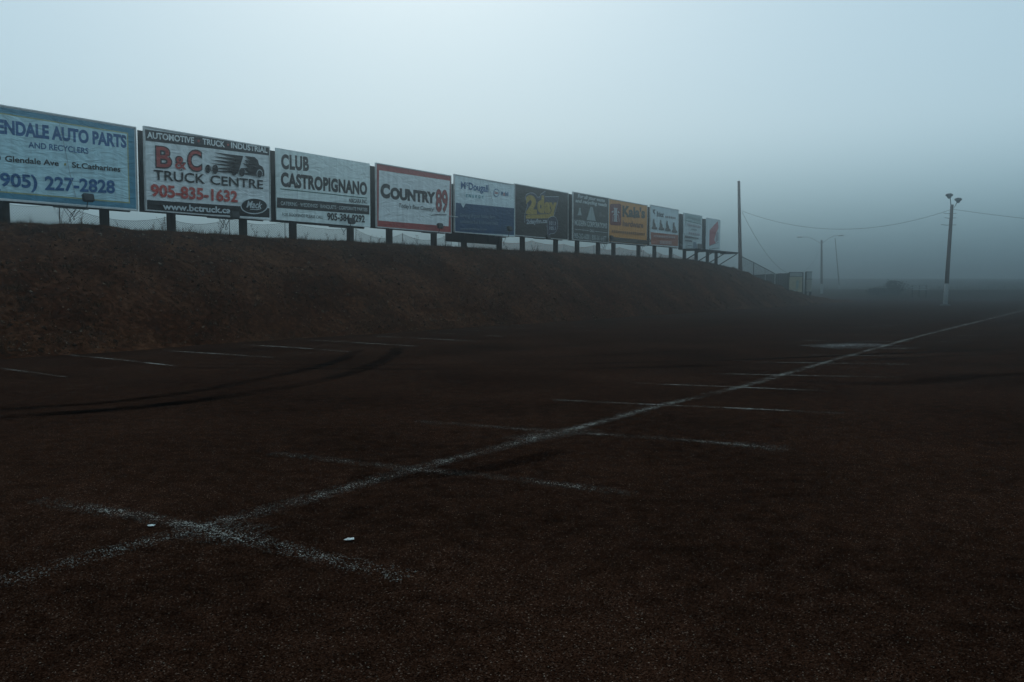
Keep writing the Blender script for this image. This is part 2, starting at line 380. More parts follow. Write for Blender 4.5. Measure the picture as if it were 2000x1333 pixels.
tyres = [(((-60, 805), (0, 800), (200, 789), (350, 770), (480, 747), (600, 722), (660, 706), (695, 688), (700, 682)), 0.36, 0.62),
         (((-60, 822), (0, 815), (250, 800), (450, 775), (600, 750), (700, 725), (750, 705), (775, 686), (778, 679)), 0.44, 0.66),
         (((380, 712), (700, 713), (1100, 712), (1500, 702), (1750, 690), (2050, 678)), 0.26, 0.42),
         (((300, 718), (800, 722), (1200, 720), (1600, 708), (1850, 696), (2060, 688)), 0.28, 0.4),
         (((1050, 700), (1300, 688), (1500, 677), (1700, 668), (1950, 660)), 0.22, 0.5),
         (((680, 935), (800, 940), (940, 922), (1100, 880)), 0.30, 0.6),
         (((1400, 705), (1700, 693), (1900, 686), (2050, 684)), 0.24, 0.35),
         (((1560, 745), (1750, 752), (1900, 735), (2060, 728)), 0.6, 0.18)]
for i, (q, wd, wr) in enumerate(tyres): ribbon('tyre_mark', G(*q), wd, tyre_m, 0.003 + 0.0003 * i, wr, 1.2, 0.03, wob=i * 7)
ribbon('pale_smear', G((1595, 679), (1650, 676), (1715, 673)), 1.5, ground_mark('thin_pale_film', (0.30, 0.31, 0.31), 0.5, 40, blur=0.4, soft=1.0, patch=0.8), 0.0125, 0.8, 0.9)  # broad pale matte film on the asphalt, patchy and soft-edged
for q, wd, wr in ((((1425, 868), (1475, 872), (1530, 879)), 0.35, 0.4), (((1000, 862), (1070, 852), (1150, 838)), 0.5, 0.45), (((380, 1035), (430, 1040), (500, 1050)), 0.5, 0.3)):
    ribbon('pale_smear', G(*q), wd, paint_m, 0.0115, wr, 0.5)
def scrap(px, py, w, h, label):
    p = gnd(px, py); mb = MB(); rng = random.Random(px)
    ring = [(math.cos(t) * w * rng.uniform(0.2, 0.75), math.sin(t) * h * rng.uniform(0.2, 0.8), rng.uniform(0.001, 0.006)) for t in [i * 0.628 for i in range(10)]]
    mb.v = [(0, 0, 0.009)] + ring + [(x, y, 0.0) for x, y, z in ring]
    for i in range(10):
        j = (i + 1) % 10; mb.f += [(0, 1 + i, 1 + j), (1 + i, 11 + i, 11 + j, 1 + j)]
    o = mb.build('paper_scrap', plain('wet_paper', (0.50, 0.53, 0.52), 0.7, 0.5, 60)); o.location = (p.x, p.y, 0.0125); o.rotation_euler.z = rng.uniform(-0.4, 0.4)
    tag(o, label, 'litter')
scrap(685, 1057, 0.07, 0.06, 'crumpled white paper scrap lying alone on the open asphalt')
scrap(296, 1030, 0.05, 0.035, 'small white paper scrap lying on a painted stall line')

# ------------------------------------------------------------------ billboards
CAPH = None
def text_mesh(body, bold=0.0, shear=0.0, spacing=1.0):
    cu = bpy.data.curves.new('lettering', 'FONT'); cu.body = body; cu.size = 1; cu.offset = bold; cu.shear = shear; cu.space_character = spacing
    cu.resolution_u = 4; cu.fill_mode = 'FRONT'
    o = bpy.data.objects.new('lettering', cu); C.objects.link(o)
    me = bpy.data.meshes.new_from_object(o)
    C.objects.unlink(o); bpy.data.objects.remove(o); bpy.data.curves.remove(cu)
    me.name = 'lettering'
    return me
def cap_height():
    me = text_mesh('H'); return max(v.co.y for v in me.vertices)
CAPH = cap_height()

class Board:
    """one double-sided billboard; everything is laid out in its own plane (x along the row, z up, y back)"""
    def __init__(b, corners, posts, label, crop, rear=None, face=(0.7, 0.75, 0.78), trim=True, rear_drop=0.06, post_w=0.23):
        b.org, b.sc = crop
        tl, tr, br, bl = [on_n(*p) for p in corners]
        b.s0 = (tl[0] + bl[0]) / 2; b.s1 = (tr[0] + br[0]) / 2
        b.zt = (tl[1] + tr[1]) / 2; b.zb = (bl[1] + br[1]) / 2
        b.sm = (b.s0 + b.s1) / 2; b.zg = crest(b.sm) - 0.05
        b.root = empty('billboard', sn(b.sm, FACE_N, b.zg), ROT)
        tag(b.root, label, 'billboard', 'billboards along the top of the bank')
        w, h0, h1 = (b.s1 - b.s0) / 2, b.zb - b.zg, b.zt - b.zg
        b.w, b.h0, b.h1 = w, h0, h1
        b.face = MB().box(-w, w, 0, 0.06, h0, h1).build('face_panel', vinyl(face), b.root)
        if trim:
            t = 0.045
            for nm, bx in (('top', (-w - 0.01, w + 0.01, h1, h1 + t)), ('bot', (-w - 0.01, w + 0.01, h0 - t, h0)), ('l', (-w - t, -w - 0.012, h0 - t, h1 + t)), ('r', (w + 0.012, w + t, h0 - t, h1 + t))):
                MB().box(bx[0], bx[1], -0.025, 0.07, bx[2], bx[3]).build('frame_strip', alu, b.root)
        rd, x0, x1, z0, z1 = rear_drop, -w, w, h0 - rear_drop, h1 - rear_drop
        if rear: x0, x1, z0, z1 = -w + rear[0], w + rear[1], h0 + rear[2], h1 + rear[3]
        rp = MB().box(x0, x1, 0.41, 0.46, z0, z1).build('rear_panel', board_back, b.root)
        bt = MB()
        for k in range(5):
            xx = x0 + 0.05 + (x1 - x0 - 0.1) * k / 4; bt.box(xx - 0.04, xx + 0.04, 0.37, 0.408, z0 + 0.02, z1 - 0.02)
        bt.build('batten', board_back, rp)
        for z in (h0 + 0.25, (h0 + h1) / 2, h1 - 0.3):
            MB().box(-w + 0.1, w - 0.1, 0.064, 0.126, z - 0.06, z + 0.06).build('stringer', wood, b.root)
        for px in posts:
            s_, _ = on_n(px, 470, FACE_N + 0.25); x = s_ - b.sm; hw = post_w / 2
            zg = bank_z(s_, FACE_N + 0.25) - b.zg
            MB().box(x - hw, x + hw, 0.13, 0.13 + post_w, zg - 0.5, h1 - 0.25).build('post', wood, b.root)
        b.layer = 0
    def P(b, x, y):
        s_, z = on_n(b.org[0] + x / b.sc, b.org[1] + y / b.sc)
        return s_ - b.sm, z - b.zg
    def _add(b, me, name, col):
        b.layer += 1
        me.materials.clear(); me.materials.append(vinyl(col))
        o = bpy.data.objects.new(name, me); C.objects.link(o); o.parent = b.face
        return o
    def lay(b): return -0.003 - 0.0025 * b.layer
    def text(b, body, x0, y0, x1, y1, cap, col, bold=0.02, shear=0.0, spacing=1.0, name='lettering'):
        me = text_mesh(body, bold, shear, spacing)
        xa, za = b.P(x0, y0); xb, zb = b.P(x1, y1); _, zc = b.P(x0, y0 - cap)
        mnx = min(v.co.x for v in me.vertices); mxx = max(v.co.x for v in me.vertices)
        sx = (xb - xa) / (mxx - mnx); sz = (zc - za) / (CAPH + 2 * bold)
        y = b.lay(); slope = (zb - za) / (xb - xa)
        for v in me.vertices:
            x = xa + (v.co.x - mnx) * sx; z = za + (v.co.y + bold) * sz + slope * (x - xa)
            v.co = (x, y, z)
        return b._add(me, name, col)
    def poly(b, pts, col, name='print', local=False):
        q = pts if local else [b.P(*p) for p in pts]
        bm = bmesh.new(); vs = [bm.verts.new((x, b.lay(), z)) for x, z in q]
        f = bm.faces.new(vs); bm.normal_update()
        if f.normal.y > 0: f.normal_flip()
        bmesh.ops.triangulate(bm, faces=[f])
        me = bpy.data.meshes.new(name); bm.to_mesh(me); bm.free()
        return b._add(me, name, col)
    def ell(b, cx, cy, rx, ry, col, name='print', n=28):
        return b.poly([(cx + rx * math.cos(2 * math.pi * i / n), cy + ry * math.sin(2 * math.pi * i / n)) for i in range(n)], col, name)
    def line(b, pts, wd, col, name='print'):            # stroked polyline, width in crop pixels
        me = bpy.data.meshes.new(name); v, f = [], []
        q = [Vector(b.P(*p)) for p in pts]; hw = wd / b.sc / 1700 * (b.P(pts[0][0], pts[0][1])[1] * 0 + (D * b.sm + N * FACE_N).length) / 2
        for i, p in enumerate(q):
            d = (q[min(i + 1, len(q) - 1)] - q[max(i - 1, 0)]).normalized(); nrm = Vector((-d.y, d.x))
            for sg in (-1, 1): r = p + nrm * hw * sg; v.append((r.x, b.lay(), r.y))
        for i in range(len(q) - 1): f.append((2 * i, 2 * i + 2, 2 * i + 3, 2 * i + 1))
        me.from_pydata(v, [], f); me.update()
        return b._add(me, name, col)
    def band(b, f0, f1, col, e=0.0, name='print'):      # full-width band between height fractions measured from the top
        H = b.h1 - b.h0
        return b.poly([(-b.w + e, b.h1 - f0 * H), (b.w - e, b.h1 - f0 * H), (b.w - e, b.h1 - f1 * H), (-b.w + e, b.h1 - f1 * H)], col, name, True)
    def rect(b, m0, m1, col):                           # filled rectangle inset by m0 sideways, m1 up and down
        return b.poly([(-b.w + m0, b.h1 - m1), (b.w - m0, b.h1 - m1), (b.w - m0, b.h0 + m1), (-b.w + m0, b.h0 + m1)], col, 'print', True)
    def flood(b, cx, cy, loops=2, tilt=0.3):
        """floodlight on a bracket in front of the lower edge, cable hanging in loops"""
        x, z = b.P(cx, cy)
        br = MB().tube([(x, 0.05, b.h0 - 0.08), (x, -0.35, b.h0 - 0.10), (x, -0.42, z - 0.05)], 0.02, seg=6).build('lamp_bracket', dark_metal, b.root)
        hd = MB(); hd.box(-0.17, 0.17, -0.07, 0.07, -0.11, 0.11)
        for zz in (-0.13, 0.11): hd.box(-0.15, 0.15, -0.05, 0.05, zz, zz + 0.02)
        o = hd.build('lamp_head', dark_metal, b.root); o.location = (x, -0.45, z + 0.04); o.rotation_euler.x = -tilt
        g = MB().box(-0.15, 0.15, 0.072, 0.08, -0.09, 0.09).build('lamp_glass', lens, o)
        MB().box(x - 0.9, x + 0.25, -0.03, 0.05, b.h0 - 0.13, b.h0 - 0.06).build('conduit_box', dark_metal, b.root)
        rng = random.Random(int(cx))
        cb = MB()
        for k in range(loops):
            wd, dp = rng.uniform(0.3, 0.6), rng.uniform(0.25, 0.5); xo = x + rng.uniform(-0.5, 0.1)
            cb.tube([(xo + wd * (t - 0.5) + 0.12 * math.sin(6.28 * t), -0.05 - 0.06 * k, b.h0 - 0.1 - dp * math.sin(math.pi * t) ** 0.8) for t in [i / 14 for i in range(15)]], 0.012, seg=5)
        cb.build('cable', cable_mat, b.root)

def dashes(b, x0, y0, x1, y1, h, k, col):
    for i in range(k):
        t0, t1 = i / k, (i + 0.72) / k
        xa, xb, ya, yb = x0 + (x1 - x0) * t0, x0 + (x1 - x0) * t1, y0 + (y1 - y0) * t0, y0 + (y1 - y0) * t1
        b.poly([(xa, ya), (xb, yb), (xb, yb + h), (xa, ya + h)], col)
WHITE, PALE = (0.80, 0.84, 0.84), (0.62, 0.68, 0.70)
BLACK = (0.014, 0.011, 0.010)
c1, c2, c3, c4, c5, c6, c7 = ((0, 190), 4.762), ((260, 230), 5.554), ((520, 270), 6.345), ((720, 300), 7.017), ((870, 330), 7.84), ((1000, 340), 7.84), ((1180, 370), 8.8875)
c8 = ((1265, 395), 12.697)

# 1 auto parts
BLUE, NAVY = (0.09, 0.27, 0.38), (0.03, 0.12, 0.29)
b = Board([(-72, 200.5), (262.5, 246.3), (267.8, 407.3), (-72, 387)], (10, 205), 'white billboard with blue and yellow border and large blue lettering for auto parts', c1, face=(0.70, 0.76, 0.78))
b.rect(0.03, 0.03, BLUE); b.rect(0.26, 0.20, (0.38, 0.40, 0.22)); b.rect(0.31, 0.245, (0.52, 0.74, 0.80))
b.text('GLENDALE AUTO PARTS', -205, 318, 1176, 476, 138, NAVY, 0.048)
b.text('AND RECYCLERS', 262, 471, 822, 529, 56, NAVY, 0.02)
b.text('0', -48, 588, 6, 594, 54, BLACK, 0.02); b.text('Glendale Ave', 45, 599, 545, 643, 55, BLACK, 0.022)
b.ell(603, 626, 11, 12, (0.35, 0.33, 0.12))
b.text('St.Catharines', 667, 656, 1118, 696, 52, BLACK, 0.022)
b.text('(905)', -62, 826, 345, 851, 128, NAVY, 0.03); b.text('227-2828', 415, 864, 1066, 897, 128, NAVY, 0.03)
b.line([(540, 215), (600, 480), (640, 690), (700, 930)], 4, (0.30, 0.36, 0.40), 'sheet_seam')
b.flood(750, 955, 3)

# 2 truck centre
RED = (0.44, 0.065, 0.05)
b = Board([(283, 252.5), (525.6, 286.2), (526, 426.2), (287, 412.7)], (335, 475), 'white billboard with black bands, speeding truck silhouette and red telephone number', c2, face=WHITE)
b.poly([(128, 128), (1475, 314), (1473, 412), (135, 250)], BLACK); b.poly([(150, 893), (1477, 985), (1477, 1086), (152, 1012)], BLACK)
b.text('AUTOMOTIVE', 150, 222, 660, 282, 70, WHITE, 0.03); b.text('TRUCK', 752, 291, 995, 325, 66, WHITE, 0.03); b.text('INDUSTRIAL', 1060, 331, 1455, 386, 64, WHITE, 0.03)
b.ell(708, 255, 13, 14, RED); b.ell(1027, 298, 12, 13, RED)
for ch, x0, y0, x1, y1, cp in (('B', 240, 548, 424, 560, 246), ('C', 582, 582, 748, 592, 240), ('&', 438, 566, 584, 578, 158)):
    b.text(ch, x0, y0, x1, y1, cp, BLACK, 0.06); b.text(ch, x0 + 12, y0 - 12, x1 - 12, y1 - 12, cp - 24, RED, 0.012)
b.text('TRUCK', 218, 674, 775, 720, 108, BLACK, 0.015); b.text('CENTRE', 832, 724, 1405, 776, 100, BLACK, 0.015)
b.text('905-835-1632', 186, 855, 1128, 922, 135, (0.52, 0.085, 0.065), 0.035)
b.poly([(865, 378), (1187, 418), (1130, 610), (1060, 600), (912, 590), (912, 582), (1060, 572), (915, 560), (915, 545), (1075, 540), (820, 495), (1095, 515), (830, 458), (1110, 478), (855, 420), (1120, 445)], BLACK)
b.poly([(1200, 418), (1310, 430), (1345, 465), (1358, 512), (1395, 535), (1415, 580), (1415, 640), (1330, 632), (1195, 615), (1195, 607), (1240, 598), (1180, 548), (1245, 545), (1175, 495), (1245, 505), (1195, 460), (1262, 468)], BLACK)
for cx_, cy_, rx, ry in ((804, 558, 30, 46), (882, 562, 32, 50), (1088, 590, 28, 40), (1172, 594, 30, 45)): b.ell(cx_, cy_, rx, ry, BLACK)
b.ell(1362, 610, 32, 46, PALE); b.ell(1362, 612, 27, 40, BLACK); b.line([(830, 540), (860, 542)], 5, BLACK); b.line([(830, 574), (860, 576)], 5, BLACK)
b.text('www.bctruck.ca', 310, 1000, 1045, 1042, 72, PALE, 0.03)
b.ell(1300, 965, 147, 84, PALE); b.ell(1300, 960, 138, 78, BLACK); b.text('Mack', 1215, 978, 1388, 990, 76, PALE, 0.02, 0.35); b.line([(1255, 995), (1330, 1000), (1375, 990)], 8, PALE)
b.flood(1020, 1075, 2)

# 3 club
b = Board([(541.3, 290.5), (723.3, 319.2), (722.5, 443), (538.6, 430.8)], (572, 684), 'pale green-white billboard with tall black lettering and a black catering band', c3, face=(0.82, 0.90, 0.88), trim=False)
INK = (0.035, 0.028, 0.024)
b.text('CLUB', 185, 383, 530, 414, 186, INK, 0.05, 0, 1.08); b.text('CASTROPIGNANO', 180, 601, 1250, 712, 180, INK, 0.055, 0, 1.06)
b.line([(172, 630), (1248, 745)], 10, (0.03, 0.13, 0.09)); b.text('NIAGARA INC.', 1025, 800, 1250, 814, 50, INK, 0.02)
b.poly([(132, 737), (1276, 836), (1274, 948), (130, 862)], INK)
b.text('CATERING \u00b7 WEDDINGS \u00b7 BANQUETS \u00b7 CORPORATE PARTIES', 178, 831, 1250, 910, 46, (0.60, 0.66, 0.66), 0.008)
b.text('FOR BOOKINGS PLEASE CALL', 195, 962, 700, 1002, 38, (0.15, 0.16, 0.16), 0.008); b.text('905-384-9292', 752, 1017, 1218, 1047, 92, INK, 0.03)
for x in (380, 1075): b.line([(x, 400 if x < 500 else 690), (x - 2, 930)], 3, (0.10, 0.10, 0.10), 'sheet_seam')
b.line([(865, 250), (863, 460)], 3, (0.36, 0.42, 0.42), 'sheet_seam')
b.flood(965, 1045, 1)

# 4 country radio
b = Board([(736.8, 321.1), (881.3, 344.5), (879, 454), (735, 443)], (760, 847), 'white billboard framed in dull red with black lettering and red number 89', c4, face=(0.66, 0.70, 0.70))
b.rect(0.0, 0.0, (0.38, 0.06, 0.05)); b.poly([(142, 230), (1113, 376), (1095, 1000), (136, 920)], WHITE)
b.text('C', 160, 612, 292, 620, 200, INK, 0.07); b.text('OUNTRY', 295, 628, 915, 690, 166, INK, 0.065)
b.text('89', 916, 800, 1084, 814, 314, INK, 0.045); b.text('89', 921, 795, 1080, 808, 304, (0.36, 0.08, 0.07), 0.022)
b.text("Today's Best Country!", 412, 740, 896, 795, 58, INK, 0.012, 0.15)
b.poly([(840, 858), (870, 842), (940, 832), (1068, 838), (1062, 850), (960, 846), (880, 852)], INK)
b.flood(885, 1010, 1)

# 5 energy
DN, TEAL = (0.022, 0.070, 0.15), (0.05, 0.30, 0.36)
b = Board([(889.8, 344.4), (1005.2, 360.6), (1004.6, 460.7), (887.2, 453.7)], (906, 975), 'billboard with white upper half and dark navy lower half shaped like a speech bubble', c5, face=(0.74, 0.84, 0.86), rear=(-0.25, -0.75, -0.52, -0.40))
b.poly([(158, 520), (235, 527), (270, 605), (308, 534), (1052, 605), (1050, 1018), (140, 966)], DN)
b.text('M', 235, 306, 308, 314, 112, NAVY, 0.03); b.text('c', 318, 262, 346, 264, 75, NAVY, 0.03); b.text('Dougall', 352, 320, 656, 362, 112, NAVY, 0.03)
b.line([(420, 322), (445, 335), (462, 318)], 9, TEAL)
b.text('ENERGY', 310, 434, 585, 458, 46, TEAL, 0.03, 0.1, 1.7)
b.ell(776, 369, 45, 62, (0.05, 0.17, 0.33)); b.ell(776, 369, 37, 51, (0.70, 0.80, 0.82)); b.text('Esso', 748, 384, 804, 388, 40, RED, 0.03)
b.text('M', 848, 411, 876, 413, 66, (0.05, 0.17, 0.33), 0.03); b.text('o', 880, 413, 906, 415, 66, (0.42, 0.08, 0.10), 0.03); b.text('bil', 909, 415, 957, 419, 66, (0.05, 0.17, 0.33), 0.03)
g5 = (0.20, 0.26, 0.30)
b.text('Serving all your home, farm,', 218, 738, 766, 764, 58, g5, 0.008); b.text('commercial fuel & lubricants needs', 218, 830, 800, 858, 52, g5, 0.008); b.text('www.mcdougallenergy.com', 218, 932, 625, 946, 36, (0.18, 0.22, 0.25), 0.015)
for k in range(4): b.line([(900, 872 + 28 * k), (985, 878 + 28 * k)], 12, (0.09, 0.15, 0.19))
b.line([(632, 176), (660, 300), (690, 420), (712, 505)], 5, (0.06, 0.08, 0.09), 'sheet_tear')
b.flood(885, 935, 1)

# 6 radio 2day
YEL, LIL = (0.43, 0.30, 0.06), (0.45, 0.50, 0.55)
b = Board([(1006.4, 363.2), (1109.4, 376), (1108.4, 465.6), (1005.1, 461.8)], (1020, 1085), 'dark brown billboard with yellow slanted logo lettering and round speech bubble', c6, face=(0.034, 0.029, 0.024))
out = [(190, 745), (196, 610), (238, 478), (200, 348), (225, 312), (268, 293), (318, 292), (360, 315), (388, 358), (430, 352), (433, 318), (512, 262), (508, 348), (715, 350), (690, 470), (636, 655)]
ink6 = (0.055, 0.058, 0.085)
b.poly(out + [(560, 690), (400, 700)], ink6); b.line(out, 8, LIL)
b.text('2', 212, 612, 380, 622, 290, YEL, 0.06); b.text('d', 385, 595, 490, 605, 275, YEL, 0.06); b.text('ay', 492, 600, 682, 605, 240, YEL, 0.05)
b.poly([(206, 640), (250, 622), (590, 606), (640, 600), (632, 655), (560, 680), (210, 686)], YEL); b.line([(255, 632), (580, 612)], 6, ink6)
bub = [(640, 652), (672, 675), (692, 730), (695, 800), (680, 870), (640, 912), (585, 918), (545, 955), (540, 910), (545, 860), (530, 800), (535, 720), (560, 675), (600, 652), (640, 652)]
b.poly(bub[:-1], (0.045, 0.045, 0.075)); b.line(bub, 7, LIL)
b.text('2dayfm.ca', 215, 770, 532, 752, 72, LIL, 0.035)
b.text('101.1', 566, 782, 662, 786, 56, LIL, 0.03); b.text('105.1', 566, 856, 662, 860, 52, LIL, 0.03)
b.flood(455, 985, 0)

# 7 waste and recycling
G7 = (0.50, 0.56, 0.56)
b = Board([(1120.5, 376), (1189.4, 389), (1187.5, 473.3), (1118.6, 468)], (1127, 1168), 'grey-brown billboard with pale triangles and lettering for waste and recycling', c6, face=(0.085, 0.085, 0.078))
b.text('For all your waste', 1006, 365, 1422, 436, 58, G7, 0.035, 0.2); b.text('and recycling needs', 972, 434, 1452, 504, 56, G7, 0.035, 0.2)
b.poly([(1030, 520), (1044, 520), (1060, 612), (1074, 640), (1000, 632), (1012, 608)], (0.33, 0.39, 0.39))
b.poly([(1200, 505), (1232, 508), (1282, 724), (1142, 704)], (0.36, 0.42, 0.42)); b.line([(1216, 520), (1225, 600)], 6, (0.16, 0.17, 0.17))
b.poly([(1338, 590), (1362, 582), (1372, 620), (1430, 640), (1428, 660), (1330, 652)], (0.15, 0.155, 0.145))
b.text('MODERN CORPORATIONS', 955, 787, 1450, 838, 86, G7, 0.03)
b.line([(955, 848), (1172, 868)], 7, G7); b.line([(1268, 880), (1456, 902)], 7, G7); b.text('CALL', 1184, 890, 1258, 896, 42, G7, 0.03)
b.text('905-262-6000 / 800-361-6477', 945, 985, 1440, 1035, 84, (0.38, 0.43, 0.43), 0.03)
b.flood(1435, 985, 2)

# 8 hardware
OR = (0.66, 0.29, 0.065)
b = Board([(1189, 391.4), (1263, 400.4), (1263.8, 478), (1187.9, 473)], (1198, 1247), 'orange-tan billboard with dark red logo tile and dark lettering for hardware', c7, face=OR)
rr = []
for cx_, cy_, a0 in ((268, 285, -90), (268, 600, 0), (127, 590, 90), (127, 285, 180)):
    rr += [(cx_ + 27 * math.cos(R(a0 + t)), cy_ + 32 * math.sin(R(a0 + t))) for t in (0, 30, 60, 90)]
b.poly(rr, (0.20, 0.045, 0.045))
W8 = (0.52, 0.56, 0.58)
b.poly([(160, 322), (232, 328), (222, 350), (222, 545), (235, 568), (160, 560), (176, 540), (176, 345)], W8); b.line([(199, 330), (199, 562)], 7, (0.15, 0.05, 0.05))
b.poly([(118, 400), (160, 365), (160, 405)], W8); b.poly([(235, 372), (272, 412), (235, 412)], W8)
b.line([(146, 560), (150, 500), (150, 450), (176, 428)], 15, W8); b.line([(222, 432), (246, 455), (252, 510), (256, 570)], 15, W8)
K8 = (0.085, 0.070, 0.050)
b.text("Kala's", 312, 472, 706, 508, 188, K8, 0.045)
for x0, x1, y in ((308, 345, 288), (372, 402, 294), (308, 348, 473), (380, 412, 480), (500, 545, 495)): b.line([(x0, y), (x1, y + 3)], 12, K8)
b.text('hardware', 315, 640, 672, 672, 100, (0.22, 0.10, 0.06), 0.03)
dashes(b, 125, 708, 702, 762, 42, 16, (0.30, 0.15, 0.06))
b.band(0.885, 0.99, (0.07, 0.065, 0.055), 0.05)
b.flood(680, 900, 1)

# 9 compact loaders
W9, R9 = (0.64, 0.74, 0.77), (0.36, 0.12, 0.07)
b = Board([(1270, 402), (1325, 410.5), (1324, 482.5), (1271, 478.6)], (1278, 1310), 'pale blue-white billboard with four machine pictures above an orange-red band', c7, face=W9)
b.poly([(808, 745), (1288, 795), (1280, 990), (812, 960)], R9)
DK = (0.10, 0.105, 0.11)
b.poly([(842, 340), (858, 360), (880, 345), (890, 360), (872, 390), (890, 430), (868, 440), (862, 410), (846, 420)], DK)
b.text('Bobcat', 914, 475, 1032, 490, 92, DK, 0.05); dashes(b, 1060, 462, 1242, 486, 34, 6, (0.25, 0.20, 0.20))
for ox, oy in ((818, 515), (938, 530), (1048, 548), (1165, 575)):
    b.poly([(ox + 30, oy), (ox + 48, oy + 4), (ox + 52, oy + 60), (ox + 70, oy + 95), (ox + 72, oy + 130), (ox + 100, oy + 155), (ox + 98, oy + 180), (ox + 60, oy + 186), (ox + 10, oy + 176), (ox, oy + 150), (ox + 22, oy + 120), (ox + 20, oy + 60)], (0.15, 0.125, 0.11))
    b.line([(ox + 4, oy + 168), (ox + 92, oy + 178)], 14, (0.06, 0.06, 0.06))
dashes(b, 850, 792, 1225, 824, 36, 13, (0.48, 0.34, 0.32)); dashes(b, 950, 892, 1156, 904, 58, 8, (0.48, 0.34, 0.32))
b.flood(1240, 985, 0)

# 10 pale board with small house picture
b = Board([(1336, 414), (1371.3, 423.8), (1370.8, 489), (1334.5, 486.8)], (1337, 1360), 'pale board with green-ruled heading above a small building picture', c8, face=(0.56, 0.63, 0.64), trim=False)
b.poly([(930, 275), (1325, 365), (1322, 540), (925, 460)], (0.36, 0.46, 0.45)); b.line([(945, 460), (1325, 555)], 14, (0.08, 0.15, 0.14)); b.line([(935, 400), (935, 580)], 16, (0.12, 0.19, 0.18))
dashes(b, 985, 340, 1310, 415, 60, 9, (0.27, 0.36, 0.36)); dashes(b, 975, 530, 1310, 595, 55, 8, (0.40, 0.36, 0.38)); dashes(b, 1075, 655, 1205, 680, 35, 4, (0.28, 0.32, 0.33)); dashes(b, 1010, 740, 1280, 785, 55, 6, (0.40, 0.35, 0.38))
b.poly([(905, 825), (1080, 860), (1245, 895), (1240, 912), (1080, 900), (905, 880)], (0.13, 0.125, 0.12)); b.poly([(905, 930), (1090, 960), (1085, 1000), (905, 965)], (0.15, 0.14, 0.135))
b.poly([(945, 1000), (1090, 1015), (1088, 1140), (940, 1130)], (0.50, 0.56, 0.57)); b.poly([(965, 1065), (1075, 1075), (1070, 1100), (965, 1095)], (0.2, 0.24, 0.24))
b.poly([(1105, 985), (1180, 1000), (1200, 1150), (1100, 1145)], (0.20, 0.25, 0.30)); b.poly([(1215, 1030), (1335, 1045), (1335, 1180), (1215, 1165)], (0.11, 0.10, 0.09))

# 11 red flash board, with the catwalk
b = Board([(1380.3, 424.3), (1407, 431.3), (1406.5, 488.5), (1379, 489)], (1382, 1399), 'white board with a jagged dull red shape at the end of the row', c8, face=(0.60, 0.68, 0.70), trim=False)
b.poly([(1535, 700), (1610, 610), (1745, 470), (1755, 650), (1700, 760), (1650, 940), (1690, 1020), (1525, 1085)], (0.46, 0.11, 0.12))
b.poly([(1690, 790), (1740, 720), (1740, 960), (1680, 1010)], (0.30, 0.28, 0.32)); b.line([(1525, 1090), (1755, 1000)], 14, (0.16, 0.19, 0.20)); b.line([(1750, 770), (1748, 960)], 16, (0.16, 0.19, 0.2)); b.line([(1520, 1165), (1760, 1140)], 14, (0.2, 0.24, 0.25))

sA, zA = on_n(1332, 489); sB, zB = on_n(1409, 491)
zc = (zA + zB) / 2 - 0.06; L_ = sB - sA
cw = empty('catwalk', sn(sA, FACE_N, zc - 1.4), ROT); tag(cw, 'dark plank catwalk on knee braces below the last two boards', 'catwalk')
for k in range(5):
    MB().box(-0.2, L_ + 0.6, -0.22 - 0.24 * k - 0.22, -0.22 - 0.24 * k, 1.40, 1.45).build('plank', wood, cw)
for k in range(4):
    x = 0.4 + (L_ - 0.4) * k / 3
    MB().box(x - 0.05, x + 0.05, -1.5, 0.1, 1.28, 1.395).build('joist', wood, cw)
    zg = bank_z(sA + x, FACE_N + 0.1) - (zc - 1.4)
    MB().tube([(x, -1.4, 1.27), (x, 0.16, min(0.4, zg + 0.15))], 0.045, seg=6).build('brace', wood, cw)
# tie rod between the two neighbouring frames
p0, p1 = on_n(880, 423), on_n(889, 424)
o = MB().tube([sn(p0[0] - 0.15, FACE_N - 0.04, p0[1]), sn(p1[0] + 0.15, FACE_N - 0.04, p1[1])], 0.025, seg=6).build('tie_rod', alu)
tag(o, 'short pale rod joining the red-framed billboard to the navy one', 'rod')

